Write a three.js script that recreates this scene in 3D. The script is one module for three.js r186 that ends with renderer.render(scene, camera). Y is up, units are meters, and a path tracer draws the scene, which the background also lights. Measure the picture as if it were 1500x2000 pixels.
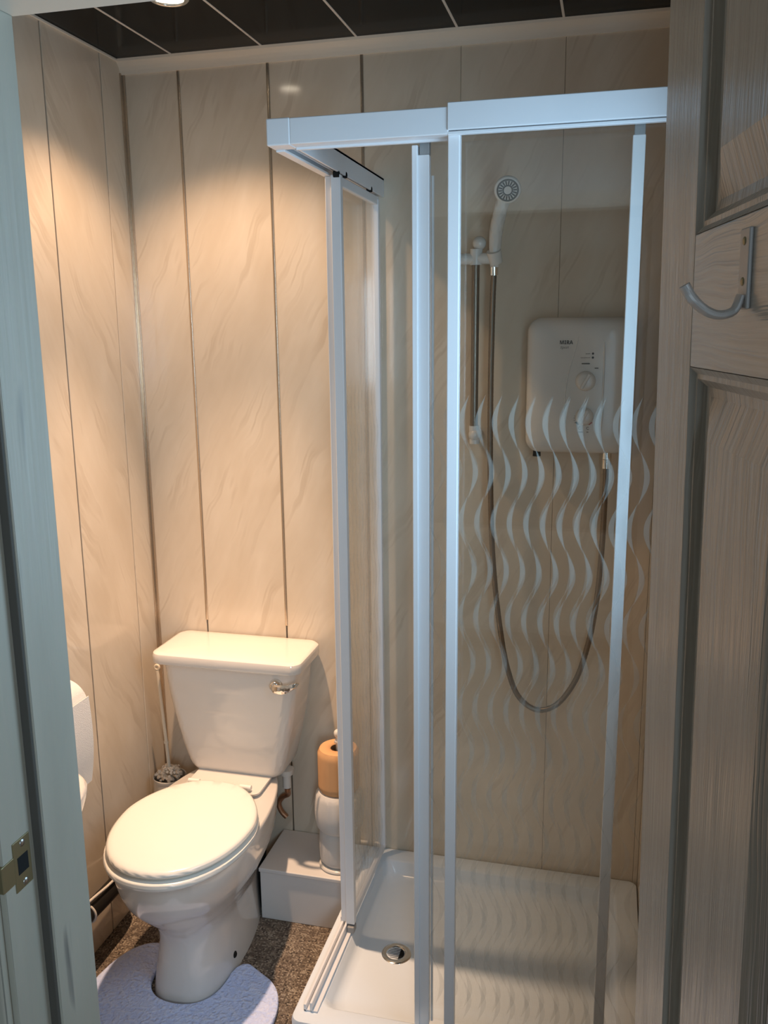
import * as THREE from 'three';
import { RoundedBoxGeometry } from 'three/addons/geometries/RoundedBoxGeometry.js';
import { mergeGeometries, toCreasedNormals } from 'three/addons/utils/BufferGeometryUtils.js';
import { RectAreaLightUniformsLib } from 'three/addons/lights/RectAreaLightUniformsLib.js';

// ───────────────────────── camera, sky, lights, exposure ─────────────────────────
const scene = new THREE.Scene();
const camera = new THREE.PerspectiveCamera(60.27, 0.75, 0.02, 30);
camera.rotation.order = 'YXZ';
camera.position.set(1.2704, 1.6293, 2.2506);
camera.rotation.set(-0.20624, 0.24934, -0.01017);
scene.add(camera);
scene.background = new THREE.Color(0.0, 0.0, 0.0);

const renderer = new THREE.WebGLRenderer({ antialias: true });
renderer.toneMapping = THREE.LinearToneMapping;
renderer.toneMappingExposure = 1.0;
renderer.shadowMap.enabled = true;
RectAreaLightUniformsLib.init();

const LAMP = [0.333, 2.315, 0.372];              // recessed ceiling spot
const LAMP_COLOR = [1, 0.66, 0.42];
const LAMP_WIDE = 2.25, LAMP_NARROW = 13.0;
const DAY_COLOR = [0.46, 0.74, 1.0], DAY = 5.4, HALL_COLOR = [0.62, 0.82, 1.0], HALL_DAY = 26.0;
const WINDOW = { x: 1.3985, y: 1.54, z: 1.03, w: 0.46, h: 0.80 };      // in the right wall, between shower and door
const HALL_WINDOW = { x: 1.73, y: 1.60, z: 3.36, w: 0.40, h: 0.66 }; // in the room outside the door

// daylight entering through the two windows
const day = new THREE.RectAreaLight(new THREE.Color().setRGB(...DAY_COLOR), DAY, WINDOW.w, WINDOW.h);
day.position.set(WINDOW.x - 0.001, WINDOW.y, WINDOW.z); day.lookAt(0, WINDOW.y, WINDOW.z);
day.name = 'daylight'; scene.add(day);
const hallDay = new THREE.RectAreaLight(new THREE.Color().setRGB(...HALL_COLOR), HALL_DAY, HALL_WINDOW.w, HALL_WINDOW.h);
hallDay.position.set(HALL_WINDOW.x, HALL_WINDOW.y, HALL_WINDOW.z); hallDay.lookAt(HALL_WINDOW.x, HALL_WINDOW.y, 0);
hallDay.name = 'daylight_hall'; scene.add(hallDay);

// ───────────────────────── helpers ─────────────────────────
let seed = 20240611;
const rnd = () => { seed = (seed * 1664525 + 1013904223) >>> 0; return seed / 4294967296; };
const rr = (a, b) => a + (b - a) * rnd();
const V = (x, y, z) => new THREE.Vector3(x, y, z);
const used = {};
function numbered(n) { const k = used[n] = (used[n] ?? -1) + 1; return k ? n + '_' + String(k).padStart(3, '0') : n; }
function tag(o, label, category, group) { o.userData.label = label; o.userData.category = category; if (group) o.userData.group = group; return o; }
function thing(name, label, category, [x, y, z] = [0, 0, 0], group) {
  const o = new THREE.Group(); o.name = numbered(name); o.position.set(x, y, z); scene.add(o);
  return tag(o, label, category, group);
}
function struct(name) { const o = new THREE.Group(); o.name = name; o.userData.kind = 'structure'; scene.add(o); return o; }
function part(name, geo, mat, parent, pos, label) {
  const m = new THREE.Mesh(geo, mat); m.name = name; m.castShadow = m.receiveShadow = true;
  if (pos) m.position.set(...pos);
  if (label) m.userData.label = label;
  (parent || scene).add(m); return m;
}
// uv in metres from the dominant axis of each face; u0/v0 shift the pattern
function metreUV(g, u0 = 0, v0 = 0, swap = false) {
  if (g.index) g = g.toNonIndexed();
  const p = g.attributes.position, n = g.attributes.normal, uv = new Float32Array(p.count * 2);
  for (let i = 0; i < p.count; i++) {
    const ax = Math.abs(n.getX(i)), ay = Math.abs(n.getY(i)), az = Math.abs(n.getZ(i));
    let u, v;
    if (az >= ax && az >= ay) { u = p.getX(i); v = p.getY(i); }
    else if (ax >= ay) { u = p.getZ(i); v = p.getY(i); }
    else { u = p.getX(i); v = p.getZ(i); }
    uv[2 * i] = (swap ? v : u) + u0; uv[2 * i + 1] = (swap ? u : v) + v0;
  }
  g.setAttribute('uv', new THREE.BufferAttribute(uv, 2));
  return g;
}
const box = (x0, x1, y0, y1, z0, z1, r = 0.001, u0 = 0, v0 = 0, swap = false) => {
  const w = x1 - x0, h = y1 - y0, d = z1 - z0;
  const g = new RoundedBoxGeometry(w, h, d, 2, Math.min(r, w * 0.49, h * 0.49, d * 0.49));
  g.translate((x0 + x1) / 2, (y0 + y1) / 2, (z0 + z1) / 2);
  return metreUV(g, u0, v0, swap);
};
const merge = gs => mergeGeometries(gs.map(g => { g = g.index ? g.toNonIndexed() : g; for (const k of Object.keys(g.attributes)) if (!['position', 'normal', 'uv'].includes(k)) g.deleteAttribute(k); return g; }));
const cyl = (r0, r1, h, n = 32) => new THREE.CylinderGeometry(r0, r1, h, n);
const tube = (pts, r, n = 40, m = 10, closed = false) => new THREE.TubeGeometry(new THREE.CatmullRomCurve3(pts.map(p => V(...p)), closed, 'centripetal'), n, r, m, closed);
const lathe = (pts, n = 48) => new THREE.LatheGeometry(pts.map(p => new THREE.Vector2(...p)), n);
function between(a, b, r0, r1 = r0, n = 20) {           // rod from a to b
  const A = V(...a), B = V(...b), g = new THREE.CylinderGeometry(r1, r0, A.distanceTo(B), n);
  g.applyQuaternion(new THREE.Quaternion().setFromUnitVectors(V(0, 1, 0), B.clone().sub(A).normalize()));
  const m = A.add(B).multiplyScalar(0.5); g.translate(m.x, m.y, m.z); return g;
}
// skin over a list of closed rings with the same number of points
function loft(rings, crease = 0.7, caps = [true, true]) {
  const N = rings[0].length, pos = [], idx = [];
  for (const r of rings) for (const p of r) pos.push(p[0], p[1], p[2]);
  for (let i = 0; i + 1 < rings.length; i++) for (let j = 0; j < N; j++) {
    const a = i * N + j, b = i * N + (j + 1) % N, c = a + N, d = b + N;
    idx.push(a, c, b, b, c, d);
  }
  for (const [k, i] of [[0, 0], [1, rings.length - 1]]) if (caps[k]) {
    const c = [0, 0, 0]; for (const p of rings[i]) for (let q = 0; q < 3; q++) c[q] += p[q] / N;
    const n = pos.length / 3; pos.push(...c);
    for (let j = 0; j < N; j++) { const a = i * N + j, b = i * N + (j + 1) % N; k ? idx.push(a, n, b) : idx.push(b, n, a); }
  }
  let g = new THREE.BufferGeometry();
  g.setAttribute('position', new THREE.Float32BufferAttribute(pos, 3));
  g.setAttribute('uv', new THREE.Float32BufferAttribute(new Float32Array(pos.length / 3 * 2), 2));
  g.setIndex(idx);
  // make sure the skin faces outwards
  let vol = 0; const P = i => V(pos[3 * i], pos[3 * i + 1], pos[3 * i + 2]);
  for (let t = 0; t < idx.length; t += 3) vol += P(idx[t]).dot(P(idx[t + 1]).cross(P(idx[t + 2])));
  if (vol < 0) { for (let t = 0; t < idx.length; t += 3) [idx[t], idx[t + 1]] = [idx[t + 1], idx[t]]; g.setIndex(idx); }
  g = toCreasedNormals(g, crease); return g;
}
// rounded rectangle in the xz plane at height y, starting at +x and running round
function ringRect(x0, x1, z0, z1, r, y, n = 8) {
  const out = [];
  for (const [cx, cz, a0] of [[x1 - r, z1 - r, 0], [x0 + r, z1 - r, 90], [x0 + r, z0 + r, 180], [x1 - r, z0 + r, 270]])
    for (let i = 0; i <= n; i++) { const a = (a0 + 90 * i / n) * Math.PI / 180; out.push([cx + r * Math.cos(a), y, cz + r * Math.sin(a)]); }
  return out;
}
const catmull = (keys, y) => {                            // smooth interpolation of rows [y, a, b, c ...]
  let i = 0; while (i + 2 < keys.length && y > keys[i + 1][0]) i++;
  const k0 = keys[Math.max(0, i - 1)], k1 = keys[i], k2 = keys[i + 1], k3 = keys[Math.min(keys.length - 1, i + 2)];
  const t = Math.min(1, Math.max(0, (y - k1[0]) / (k2[0] - k1[0])));
  return k1.map((_, q) => {
    const m1 = (k2[q] - k0[q]) / Math.max(1e-6, k2[0] - k0[0]) * (k2[0] - k1[0]), m2 = (k3[q] - k1[q]) / Math.max(1e-6, k3[0] - k1[0]) * (k2[0] - k1[0]);
    const t2 = t * t, t3 = t2 * t;
    return (2 * t3 - 3 * t2 + 1) * k1[q] + (t3 - 2 * t2 + t) * m1 + (-2 * t3 + 3 * t2) * k2[q] + (t3 - t2) * m2;
  });
};

// ───────────────────────── textures ─────────────────────────
// periodic value noise on a lattice of px by py cells
function lattice(px, py, s) { let q = s; const a = new Float32Array(px * py); for (let i = 0; i < a.length; i++) { q = (q * 1664525 + 1013904223) >>> 0; a[i] = q / 4294967296; } return (u, v) => {
  const x = u * px, y = v * py, x0 = Math.floor(x), y0 = Math.floor(y); let fx = x - x0, fy = y - y0; fx = fx * fx * (3 - 2 * fx); fy = fy * fy * (3 - 2 * fy);
  const at = (i, j) => a[((j % py + py) % py) * px + (i % px + px) % px];
  return (at(x0, y0) * (1 - fx) + at(x0 + 1, y0) * fx) * (1 - fy) + (at(x0, y0 + 1) * (1 - fx) + at(x0 + 1, y0 + 1) * fx) * fy; }; }
function fbm(px, py, oct, s) { const L = []; for (let i = 0; i < oct; i++) L.push(lattice(px << i, py << i, s + i * 977)); return (u, v) => { let r = 0, w = 0.5, t = 0; for (const l of L) { r += w * l(u, v); t += w; w *= 0.5; } return r / t; }; }
function dataTex(w, h, fn, mw, mh, srgb = true) {
  const d = new Uint8Array(w * h * 4);
  for (let j = 0; j < h; j++) for (let i = 0; i < w; i++) { const c = fn((i + 0.5) / w, (j + 0.5) / h); for (let q = 0; q < 3; q++) d[(j * w + i) * 4 + q] = Math.max(0, Math.min(255, c[q])); d[(j * w + i) * 4 + 3] = c[3] ?? 255; }
  const t = new THREE.DataTexture(d, w, h, THREE.RGBAFormat); t.wrapS = t.wrapT = THREE.RepeatWrapping; t.magFilter = THREE.LinearFilter; t.minFilter = THREE.LinearMipmapLinearFilter; t.generateMipmaps = true;
  t.repeat.set(1 / mw, 1 / mh); if (srgb) t.colorSpace = THREE.SRGBColorSpace; t.needsUpdate = true; return t;
}
const mix = (a, b, t) => a.map((x, i) => x + (b[i] - x) * t);
const clamp = (x, a = 0, b = 1) => Math.max(a, Math.min(b, x));

// marbled cream wall panel: soft diagonal veins on a cloudy ground
const mA = fbm(4, 4, 4, 11), mB = fbm(5, 5, 4, 77), mC = fbm(7, 3, 3, 5), mD = fbm(30, 6, 3, 205);
const marble = dataTex(512, 1024, (u, v) => {
  const q = u - v + (mA(u, v) - 0.5) * 0.16, st = mC(q, v), fine = mD(q, v), cloud = mB(u, v);
  let c = mix([212, 196, 174], [228, 215, 196], clamp((cloud * 0.55 + st * 0.25 + fine * 0.2 - 0.28) * 2.2));
  c = mix(c, [182, 162, 138], 0.34 * clamp((fine - 0.57) * 6) * clamp((cloud - 0.36) * 4));
  return c;
}, 0.5, 1.0);
const streak = fbm(3, 64, 3, 31), streakF = fbm(4, 160, 2, 91), grainWarp = fbm(3, 3, 3, 17);
// wood grain pressed into painted board: runs along u
const woodBump = dataTex(512, 512, (u, v) => { const w = v + (grainWarp(u, v) - 0.5) * 0.10; const s = streak(u, w) * 0.6 + streakF(u, w) * 0.4; const c = 255 * clamp((s - 0.28) * 2.1); return [c, c, c]; }, 0.36, 0.14, false);
const woodMap = dataTex(512, 512, (u, v) => { const w = v + (grainWarp(u, v) - 0.5) * 0.10; const s = streak(u, w) * 0.6 + streakF(u, w) * 0.4; const t = clamp((s - 0.30) * 2.2); return mix([190, 180, 168], [206, 200, 190], t); }, 0.36, 0.14);
const woodBumpV = woodBump.clone(); woodBumpV.rotation = Math.PI / 2; woodBumpV.needsUpdate = true;
const woodMapV = woodMap.clone(); woodMapV.rotation = Math.PI / 2; woodMapV.needsUpdate = true;
// tweed carpet: small over-and-under threads
const tA = fbm(6, 6, 4, 3);
const cell = (i, j, k) => { let q = (i * 73856093 ^ j * 19349663 ^ k * 83492791) >>> 0; q = Math.imul(q ^ (q >>> 13), 1274126177) >>> 0; return ((q ^ (q >>> 16)) >>> 0) / 4294967296; };
const NC = 78;
const carpetFn = (u, v) => {
  const x = u * NC, y = v * NC, i = Math.floor(x), j = Math.floor(y), fx = x - i - 0.5, fy = y - j - 0.5, over = (i + j) & 1;
  const across = over ? fy : fx, hgt = Math.cos(across * Math.PI) * (0.75 + 0.25 * Math.cos((over ? fx : fy) * Math.PI));
  return [hgt, cell(over ? Math.floor(i / 3) : i, over ? j : Math.floor(j / 3), over), cell(i, j, 9)];
};
const carpetMap = dataTex(768, 768, (u, v) => {
  const [h, a, b] = carpetFn(u, v);
  let c = a < 0.42 ? [122, 108, 95] : a < 0.75 ? [156, 140, 123] : a < 0.93 ? [192, 178, 160] : [84, 73, 64];
  c = mix(c, [200, 180, 156], b > 0.9 ? 0.4 : 0.0); c = mix(c, [90, 76, 66], (tA(u, v) - 0.4) * 0.7);
  return c.map(x => x * (0.72 + 0.28 * clamp(h)));
}, 0.34, 0.34);
const carpetBump = dataTex(768, 768, (u, v) => { const h = 255 * clamp(carpetFn(u, v)[0]); return [h, h, h]; }, 0.34, 0.34, false);
// towelling pile of the bath mat
const pA = fbm(48, 48, 2, 41), pB = fbm(5, 5, 3, 43);
const matMap = dataTex(512, 512, (u, v) => mix(mix([196, 212, 255], [230, 236, 255], pA(u, v)), [184, 204, 255], pB(u, v) * 0.5), 0.3, 0.3);
const matBump = dataTex(512, 512, (u, v) => { const c = 255 * pA(u, v); return [c, c, c]; }, 0.3, 0.3, false);
// brushed-on paint with scuffs
const bA = fbm(3, 40, 3, 61), bB = fbm(8, 8, 4, 67), bC = fbm(40, 5, 3, 71);
const paintMap = dataTex(512, 1024, (u, v) => {
  let c = mix([160, 154, 140], [178, 171, 156], bB(u, v));
  const scuff = clamp((bC(u, v) - 0.60) * 7) * clamp((bB(u, v) - 0.52) * 6);
  return mix(c, [92, 92, 90], scuff * 0.8);
}, 0.4, 1.6);
const paintBump = dataTex(256, 512, (u, v) => { const c = 255 * (0.6 * bC(u, v) + 0.4 * bB(u, v)); return [c, c, c]; }, 0.2, 0.6, false);
const paperA = fbm(60, 60, 2, 51);
const paperBump = dataTex(256, 256, (u, v) => { const c = 255 * paperA(u, v); return [c, c, c]; }, 0.06, 0.06, false);
// flat print
function print(w, h, draw) {
  const c = document.createElement('canvas'); c.width = w; c.height = h; const x = c.getContext('2d'); x.clearRect(0, 0, w, h); draw(x, w, h);
  const t = new THREE.CanvasTexture(c); t.colorSpace = THREE.SRGBColorSpace; return new THREE.MeshStandardMaterial({ map: t, transparent: true, roughness: 0.4 });
}

// ───────────────────────── materials ─────────────────────────
const std = (o) => new THREE.MeshStandardMaterial(o), phy = (o) => new THREE.MeshPhysicalMaterial(o);
const lin = (r, g, b) => new THREE.Color().setRGB(r, g, b);
const M = {
  pvc: phy({ map: marble, roughness: 0.11, specularIntensity: 0.9 }),
  groove: std({ color: '#6f5c48', roughness: 0.7 }),
  chrome: std({ color: lin(0.82, 0.8, 0.76), metalness: 1, roughness: 0.12 }),
  chromeTrim: std({ color: lin(0.60, 0.49, 0.38), metalness: 0.85, roughness: 0.24 }),
  dullMetal: std({ color: lin(0.24, 0.20, 0.16), metalness: 0.85, roughness: 0.36 }),
  steel: std({ color: lin(0.5, 0.49, 0.47), metalness: 1, roughness: 0.32 }),
  alu: std({ color: lin(0.60, 0.56, 0.53), metalness: 0.1, roughness: 0.45 }),
  blackGloss: phy({ color: lin(0.006, 0.0055, 0.005), roughness: 0.12, specularIntensity: 0.1 }),
  silverSeam: std({ color: lin(0.7, 0.66, 0.6), roughness: 0.35 }),
  coving: std({ color: '#e2d8c8', roughness: 0.45 }),
  ceramic: phy({ color: lin(0.74, 0.70, 0.65), roughness: 0.12, clearcoat: 0.4, clearcoatRoughness: 0.06 }),
  seatWhite: phy({ color: lin(0.84, 0.82, 0.76), roughness: 0.2 }),
  acrylic: phy({ color: lin(0.78, 0.85, 0.92), roughness: 0.16 }),
  whitePlastic: phy({ color: lin(0.70, 0.67, 0.62), roughness: 0.22 }),
  whitePowder: phy({ color: lin(0.80, 0.81, 0.83), roughness: 0.3 }),
  greyPlastic: std({ color: lin(0.3, 0.3, 0.3), roughness: 0.5 }),
  greyDark: std({ color: lin(0.06, 0.06, 0.055), roughness: 0.5 }),
  dark: phy({ color: lin(0.02, 0.02, 0.02), roughness: 0.9, specularIntensity: 0.2 }),
  black: phy({ color: lin(0.014, 0.013, 0.012), roughness: 0.4, specularIntensity: 0.5 }),
  glass: phy({ color: lin(0.98, 0.985, 0.98), transmission: 1, thickness: 0, roughness: 0, ior: 1.5 }),
  etched: std({ color: lin(0.56, 0.57, 0.53), roughness: 0.7, transparent: true, opacity: 0.085 }),
  carpet: std({ map: carpetMap, bumpMap: carpetBump, bumpScale: 0.002, roughness: 0.95 }),
  matPile: phy({ map: matMap, bumpMap: matBump, bumpScale: 0.004, roughness: 1, sheen: 0.4 }),
  paint: phy({ map: paintMap, bumpMap: paintBump, bumpScale: 0.0006, roughness: 0.42 }),
  stopShade: std({ color: '#4a453e', roughness: 0.8 }),  // dark tone standing in for shade on the door stop
  doorV: phy({ map: woodMapV, bumpMap: woodBumpV, bumpScale: 0.0003, roughness: 0.24 }),
  doorH: phy({ map: woodMap, bumpMap: woodBump, bumpScale: 0.0003, roughness: 0.24 }),
  wallPaint: std({ color: '#e4e0d8', roughness: 0.8 }),
  hallWall: std({ color: '#8f8375', roughness: 0.85 }),
  hallFloor: std({ color: '#d8d0c4', roughness: 0.9 }),
  brownWood: std({ color: '#4a3322', roughness: 0.5 }),
  paper: std({ color: lin(0.84, 0.82, 0.79), bumpMap: paperBump, bumpScale: 0.0008, roughness: 0.95 }),
  peach: std({ color: lin(0.82, 0.46, 0.22), bumpMap: paperBump, bumpScale: 0.0008, roughness: 0.95 }),
  card: std({ color: '#8a6848', roughness: 0.9 }),
  boxPaint: std({ color: lin(0.70, 0.68, 0.66), roughness: 0.4 }),
  copper: std({ color: lin(0.45, 0.24, 0.14), metalness: 0.8, roughness: 0.45 }),
  brass: std({ color: lin(0.3, 0.25, 0.14), metalness: 0.8, roughness: 0.45 }),
  bristle: phy({ color: lin(0.88, 0.74, 0.58), roughness: 0.7 }),
  clearHandle: phy({ color: lin(0.74, 0.64, 0.5), roughness: 0.25 }),
  lens: std({ color: '#ffffff', emissive: lin(1, 0.86, 0.66), emissiveIntensity: 24 }),
  windowGlow: std({ color: '#888888', emissive: lin(0.6, 0.8, 1), emissiveIntensity: 0.8 }),
};

// ───────────────────────── the room ─────────────────────────
const H = 2.315, XR = 1.40, ZF = 1.44, ZH = 1.56;
const floor = struct('floor');
part('carpet', box(-0.05, XR + 0.05, -0.08, 0, -0.05, ZH, 0.001), M.carpet, floor);

// back wall: panels with joints, bright trims between the first ones
const BACK = [0.003, 0.162, 0.4075, 0.6525, 0.8975, 1.1425, 1.3875, XR];
const wb = struct('wall_back');
part('backing', box(-0.1, XR + 0.1, -0.05, H + 0.05, -0.12, -0.009, 0.001), M.groove, wb);
for (let i = 0; i + 1 < BACK.length; i++) {
  const g = i < 3 ? 0.0022 : 0.0003;
  part('panel', box(BACK[i] + g, BACK[i + 1] - g, 0, H - 0.01, -0.009, 0, 0.0012, i * 0.371, i * 0.613), M.pvc, wb);
}
for (let i = 1; i <= 3; i++) part('trim_strip', box(BACK[i] - 0.0042, BACK[i] + 0.0042, 0.80, H - 0.03, -0.006, 0.0026, 0.0026), M.chromeTrim, wb);

const wl = struct('wall_left');
part('backing', box(-0.12, -0.009, -0.05, H + 0.05, -0.1, ZF, 0.001), M.groove, wl);
const LEFT = [0.003, 0.102, 0.347, 0.592, 0.837, 1.082, 1.327, ZF];
for (let i = 0; i + 1 < LEFT.length; i++)
  part('panel', box(-0.009, 0, 0, H - 0.004, LEFT[i] + 0.0024, LEFT[i + 1] - 0.0024, 0.0016, 0.2 + i * 0.417, i * 0.271), M.pvc, wl);
part('corner_trim', merge([box(-0.002, 0.0035, 0, H - 0.03, 0, 0.011, 0.0015), box(0, 0.011, 0, H - 0.03, -0.002, 0.0035, 0.0015)]), M.chromeTrim, wl);

const wr = struct('wall_right');
part('panel', box(XR, XR + 0.1, -0.05, H + 0.05, -0.1, ZF, 0.001, 0.1, 0.3), M.pvc, wr);

const ceil = struct('ceiling');
part('backing', box(-0.1, XR + 0.1, H + 0.008, H + 0.12, -0.1, ZH, 0.001), M.silverSeam, ceil);
const CE = [0, 0.157, 0.402, 0.647, 0.892, 1.137, 1.382, XR];
for (let i = 0; i + 1 < CE.length; i++) {
  if (CE[i] < LAMP[0] && CE[i + 1] > LAMP[0]) {           // this panel has the hole of the recessed lamp
    const s = new THREE.Shape([[CE[i] + 0.0015, 0], [CE[i + 1] - 0.0015, 0], [CE[i + 1] - 0.0015, ZF], [CE[i] + 0.0015, ZF]].map(p => new THREE.Vector2(...p)));
    const h = new THREE.Path(); h.absarc(LAMP[0], LAMP[2], 0.0375, 0, Math.PI * 2, true); s.holes.push(h);
    const g = new THREE.ExtrudeGeometry(s, { depth: 0.008, bevelEnabled: false, curveSegments: 40 }); g.rotateX(Math.PI / 2); g.translate(0, H + 0.008, 0);
    part('panel', g, M.blackGloss, ceil);
  } else part('panel', box(CE[i] + 0.0015, CE[i + 1] - 0.0015, H, H + 0.008, 0, ZF, 0.001), M.blackGloss, ceil);
  if (i) part('trim_strip', box(CE[i] - 0.003, CE[i] + 0.003, H - 0.0012, H + 0.006, 0, ZF, 0.001), M.silverSeam, ceil);
}
// coving along the back, thin bead along the left
function coving(x0, x1) {
  const s = new THREE.Shape(); s.moveTo(0, 0); s.lineTo(0, -0.034); s.lineTo(0.005, -0.034); s.quadraticCurveTo(0.009, -0.014, 0.024, -0.006); s.lineTo(0.026, 0); s.lineTo(0, 0);
  const g = new THREE.ExtrudeGeometry(s, { depth: x1 - x0, bevelEnabled: false, curveSegments: 10 }); g.rotateY(-Math.PI / 2); g.scale(1, 1, 1); g.translate(x1, H, 0);
  return toCreasedNormals(g, 0.5);
}
const cov = struct('trim_1'); part('coving', coving(0, XR), M.coving, cov);
const bead = struct('trim_2'); part('bead', box(0, 0.006, H - 0.007, H, 0, ZF, 0.002), M.coving, bead);

// wall with the doorway, its lining and stops
const JL = 0.688, JR = 1.336, HEAD = 1.937;
const wf = struct('wall_front');
part('plaster', box(-1.3, JL - 0.022, -0.05, 2.46, ZF, ZH, 0.001), M.wallPaint, wf);
part('plaster', box(JR + 0.022, 2.6, -0.05, 2.46, ZF, ZH, 0.001), M.wallPaint, wf);
part('plaster', box(JL - 0.022, JR + 0.022, HEAD + 0.022, 2.46, ZF, ZH, 0.001), M.wallPaint, wf);
const frame = struct('trim_3');
part('lining', box(JL - 0.022, JL, 0, HEAD + 0.022, ZF, ZH + 0.002, 0.0015, 0.1, 0.2), M.paint, frame);
part('door_stop', box(JL, 0.70, 0, HEAD, ZF - 0.002, 1.508, 0.0018, 0.27, 0.9), M.paint, frame);
part('stop_shade_strip', box(JL, 0.698, 0, HEAD, 1.508, 1.5125, 0.001), M.stopShade, frame, null, 'dark strip of painted shade');  // added dark strip: shade on the hall-side face of the stop, as colour
part('lining', box(JR, JR + 0.022, 0, HEAD + 0.022, ZF, ZH - 0.03, 0.0015, 0.5, 0.1), M.paint, frame);
part('lining', box(JL, JR, HEAD, HEAD + 0.022, ZF, ZH + 0.002, 0.0015, 0.3, 0.4, true), M.coving, frame);
part('door_stop', box(0.70, JR, HEAD - 0.012, HEAD, ZF - 0.002, 1.508, 0.0018, 0.6, 0.3, true), M.coving, frame);
part('architrave', box(JL - 0.075, JL - 0.006, 0, HEAD + 0.075, ZH, ZH + 0.014, 0.005, 0.2, 0.5), M.paint, frame);
// strike plate let into the lining: plate with a lip, two screws and the latch hole
const strike = part('strike_plate', merge([box(JL - 0.001, JL + 0.0012, 1.05, 1.107, 1.519, 1.546, 0.0006), box(JL - 0.001, JL + 0.0012, 1.062, 1.092, 1.546, 1.562, 0.0006), box(JL - 0.006, JL + 0.0012, 1.062, 1.092, 1.561, 1.566, 0.001)]), M.brass, frame, null, 'tarnished metal plate');
for (const y of [1.056, 1.101]) { const g = new THREE.SphereGeometry(0.0042, 16, 8); g.scale(0.45, 1, 1); part('screw', g, M.steel, strike, [JL + 0.001, y, 1.531]); }
part('latch_hole', box(JL, JL + 0.0016, 1.068, 1.088, 1.524, 1.541, 0.0004), M.dark, strike);

// the room outside the door, behind the camera
const HX0 = -1.2, HX1 = 2.5, HZ = 3.4, HH = 2.4;
const hf = struct('floor_hall'); part('boards', box(HX0, HX1, -0.08, 0, ZH, HZ + 0.1), M.hallFloor, hf);
const hc = struct('ceiling_hall'); part('plaster', box(HX0 - 0.1, HX1 + 0.1, HH, HH + 0.1, ZH, HZ + 0.1), M.hallWall, hc);
const hl = struct('wall_hall_left'); part('plaster', box(HX0 - 0.1, HX0, -0.05, HH, ZH, HZ), M.hallWall, hl);
const hr = struct('wall_hall_right'); part('plaster', box(HX1, HX1 + 0.1, -0.05, HH, ZH, HZ), M.hallWall, hr);
const hb = struct('wall_hall_back'); part('plaster', box(HX0 - 0.1, HX1 + 0.1, -0.05, HH, HZ, HZ + 0.1), M.hallWall, hb);
const dado = struct('trim_4'); part('wainscot', box(HX0, HX1, 0.10, 0.64, HZ - 0.012, HZ, 0.002), M.wallPaint, dado); part('dado_board', box(HX0, HX1, 0.64, 0.99, HZ - 0.02, HZ, 0.003), M.brownWood, dado);
const wd = struct('window_2');
{ const { x, y, w, h } = HALL_WINDOW;
  part('window_frame', merge([box(x - w / 2 - 0.05, x + w / 2 + 0.05, y + h / 2, y + h / 2 + 0.05, HZ - 0.03, HZ, 0.004), box(x - w / 2 - 0.05, x + w / 2 + 0.05, y - h / 2 - 0.05, y - h / 2, HZ - 0.03, HZ, 0.004), box(x - w / 2 - 0.05, x - w / 2, y - h / 2, y + h / 2, HZ - 0.03, HZ, 0.004), box(x + w / 2, x + w / 2 + 0.05, y - h / 2, y + h / 2, HZ - 0.03, HZ, 0.004)]), M.whitePowder, wd);
  part('pane', box(x - w / 2, x + w / 2, y - h / 2, y + h / 2, HZ - 0.012, HZ - 0.006, 0.0005), M.windowGlow, wd); }

const wn = struct('window_1');
{ const { y, z, w, h } = WINDOW, f = 0.045, X0 = XR - 0.004, y0 = y - h / 2, y1 = y + h / 2, z0 = z - w / 2, z1 = z + w / 2;
  part('window_frame', merge([box(X0, XR, y1, y1 + f, z0 - f, z1 + f, 0.003), box(X0, XR, y0 - f, y0, z0 - f, z1 + f, 0.003), box(X0, XR, y0, y1, z0 - f, z0, 0.003), box(X0, XR, y0, y1, z1, z1 + f, 0.003)]), M.whitePowder, wn);
  part('pane', box(XR - 0.001, XR + 0.004, y0, y1, z0, z1, 0.0005), M.windowGlow, wn); }

// open door, hinged on the right of the doorway and swung out towards the camera
const door = struct('door_1');
door.position.set(1.302, 1.63, 1.53);
{ const a = THREE.MathUtils.degToRad(9), up = V(-Math.sin(0.01745), Math.cos(0.01745), 0), d = V(Math.sin(a), 0, Math.cos(a));
  d.addScaledVector(up, -up.dot(d)).normalize();
  door.quaternion.setFromRotationMatrix(new THREE.Matrix4().makeBasis(d, up, d.clone().cross(up))); }
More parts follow.
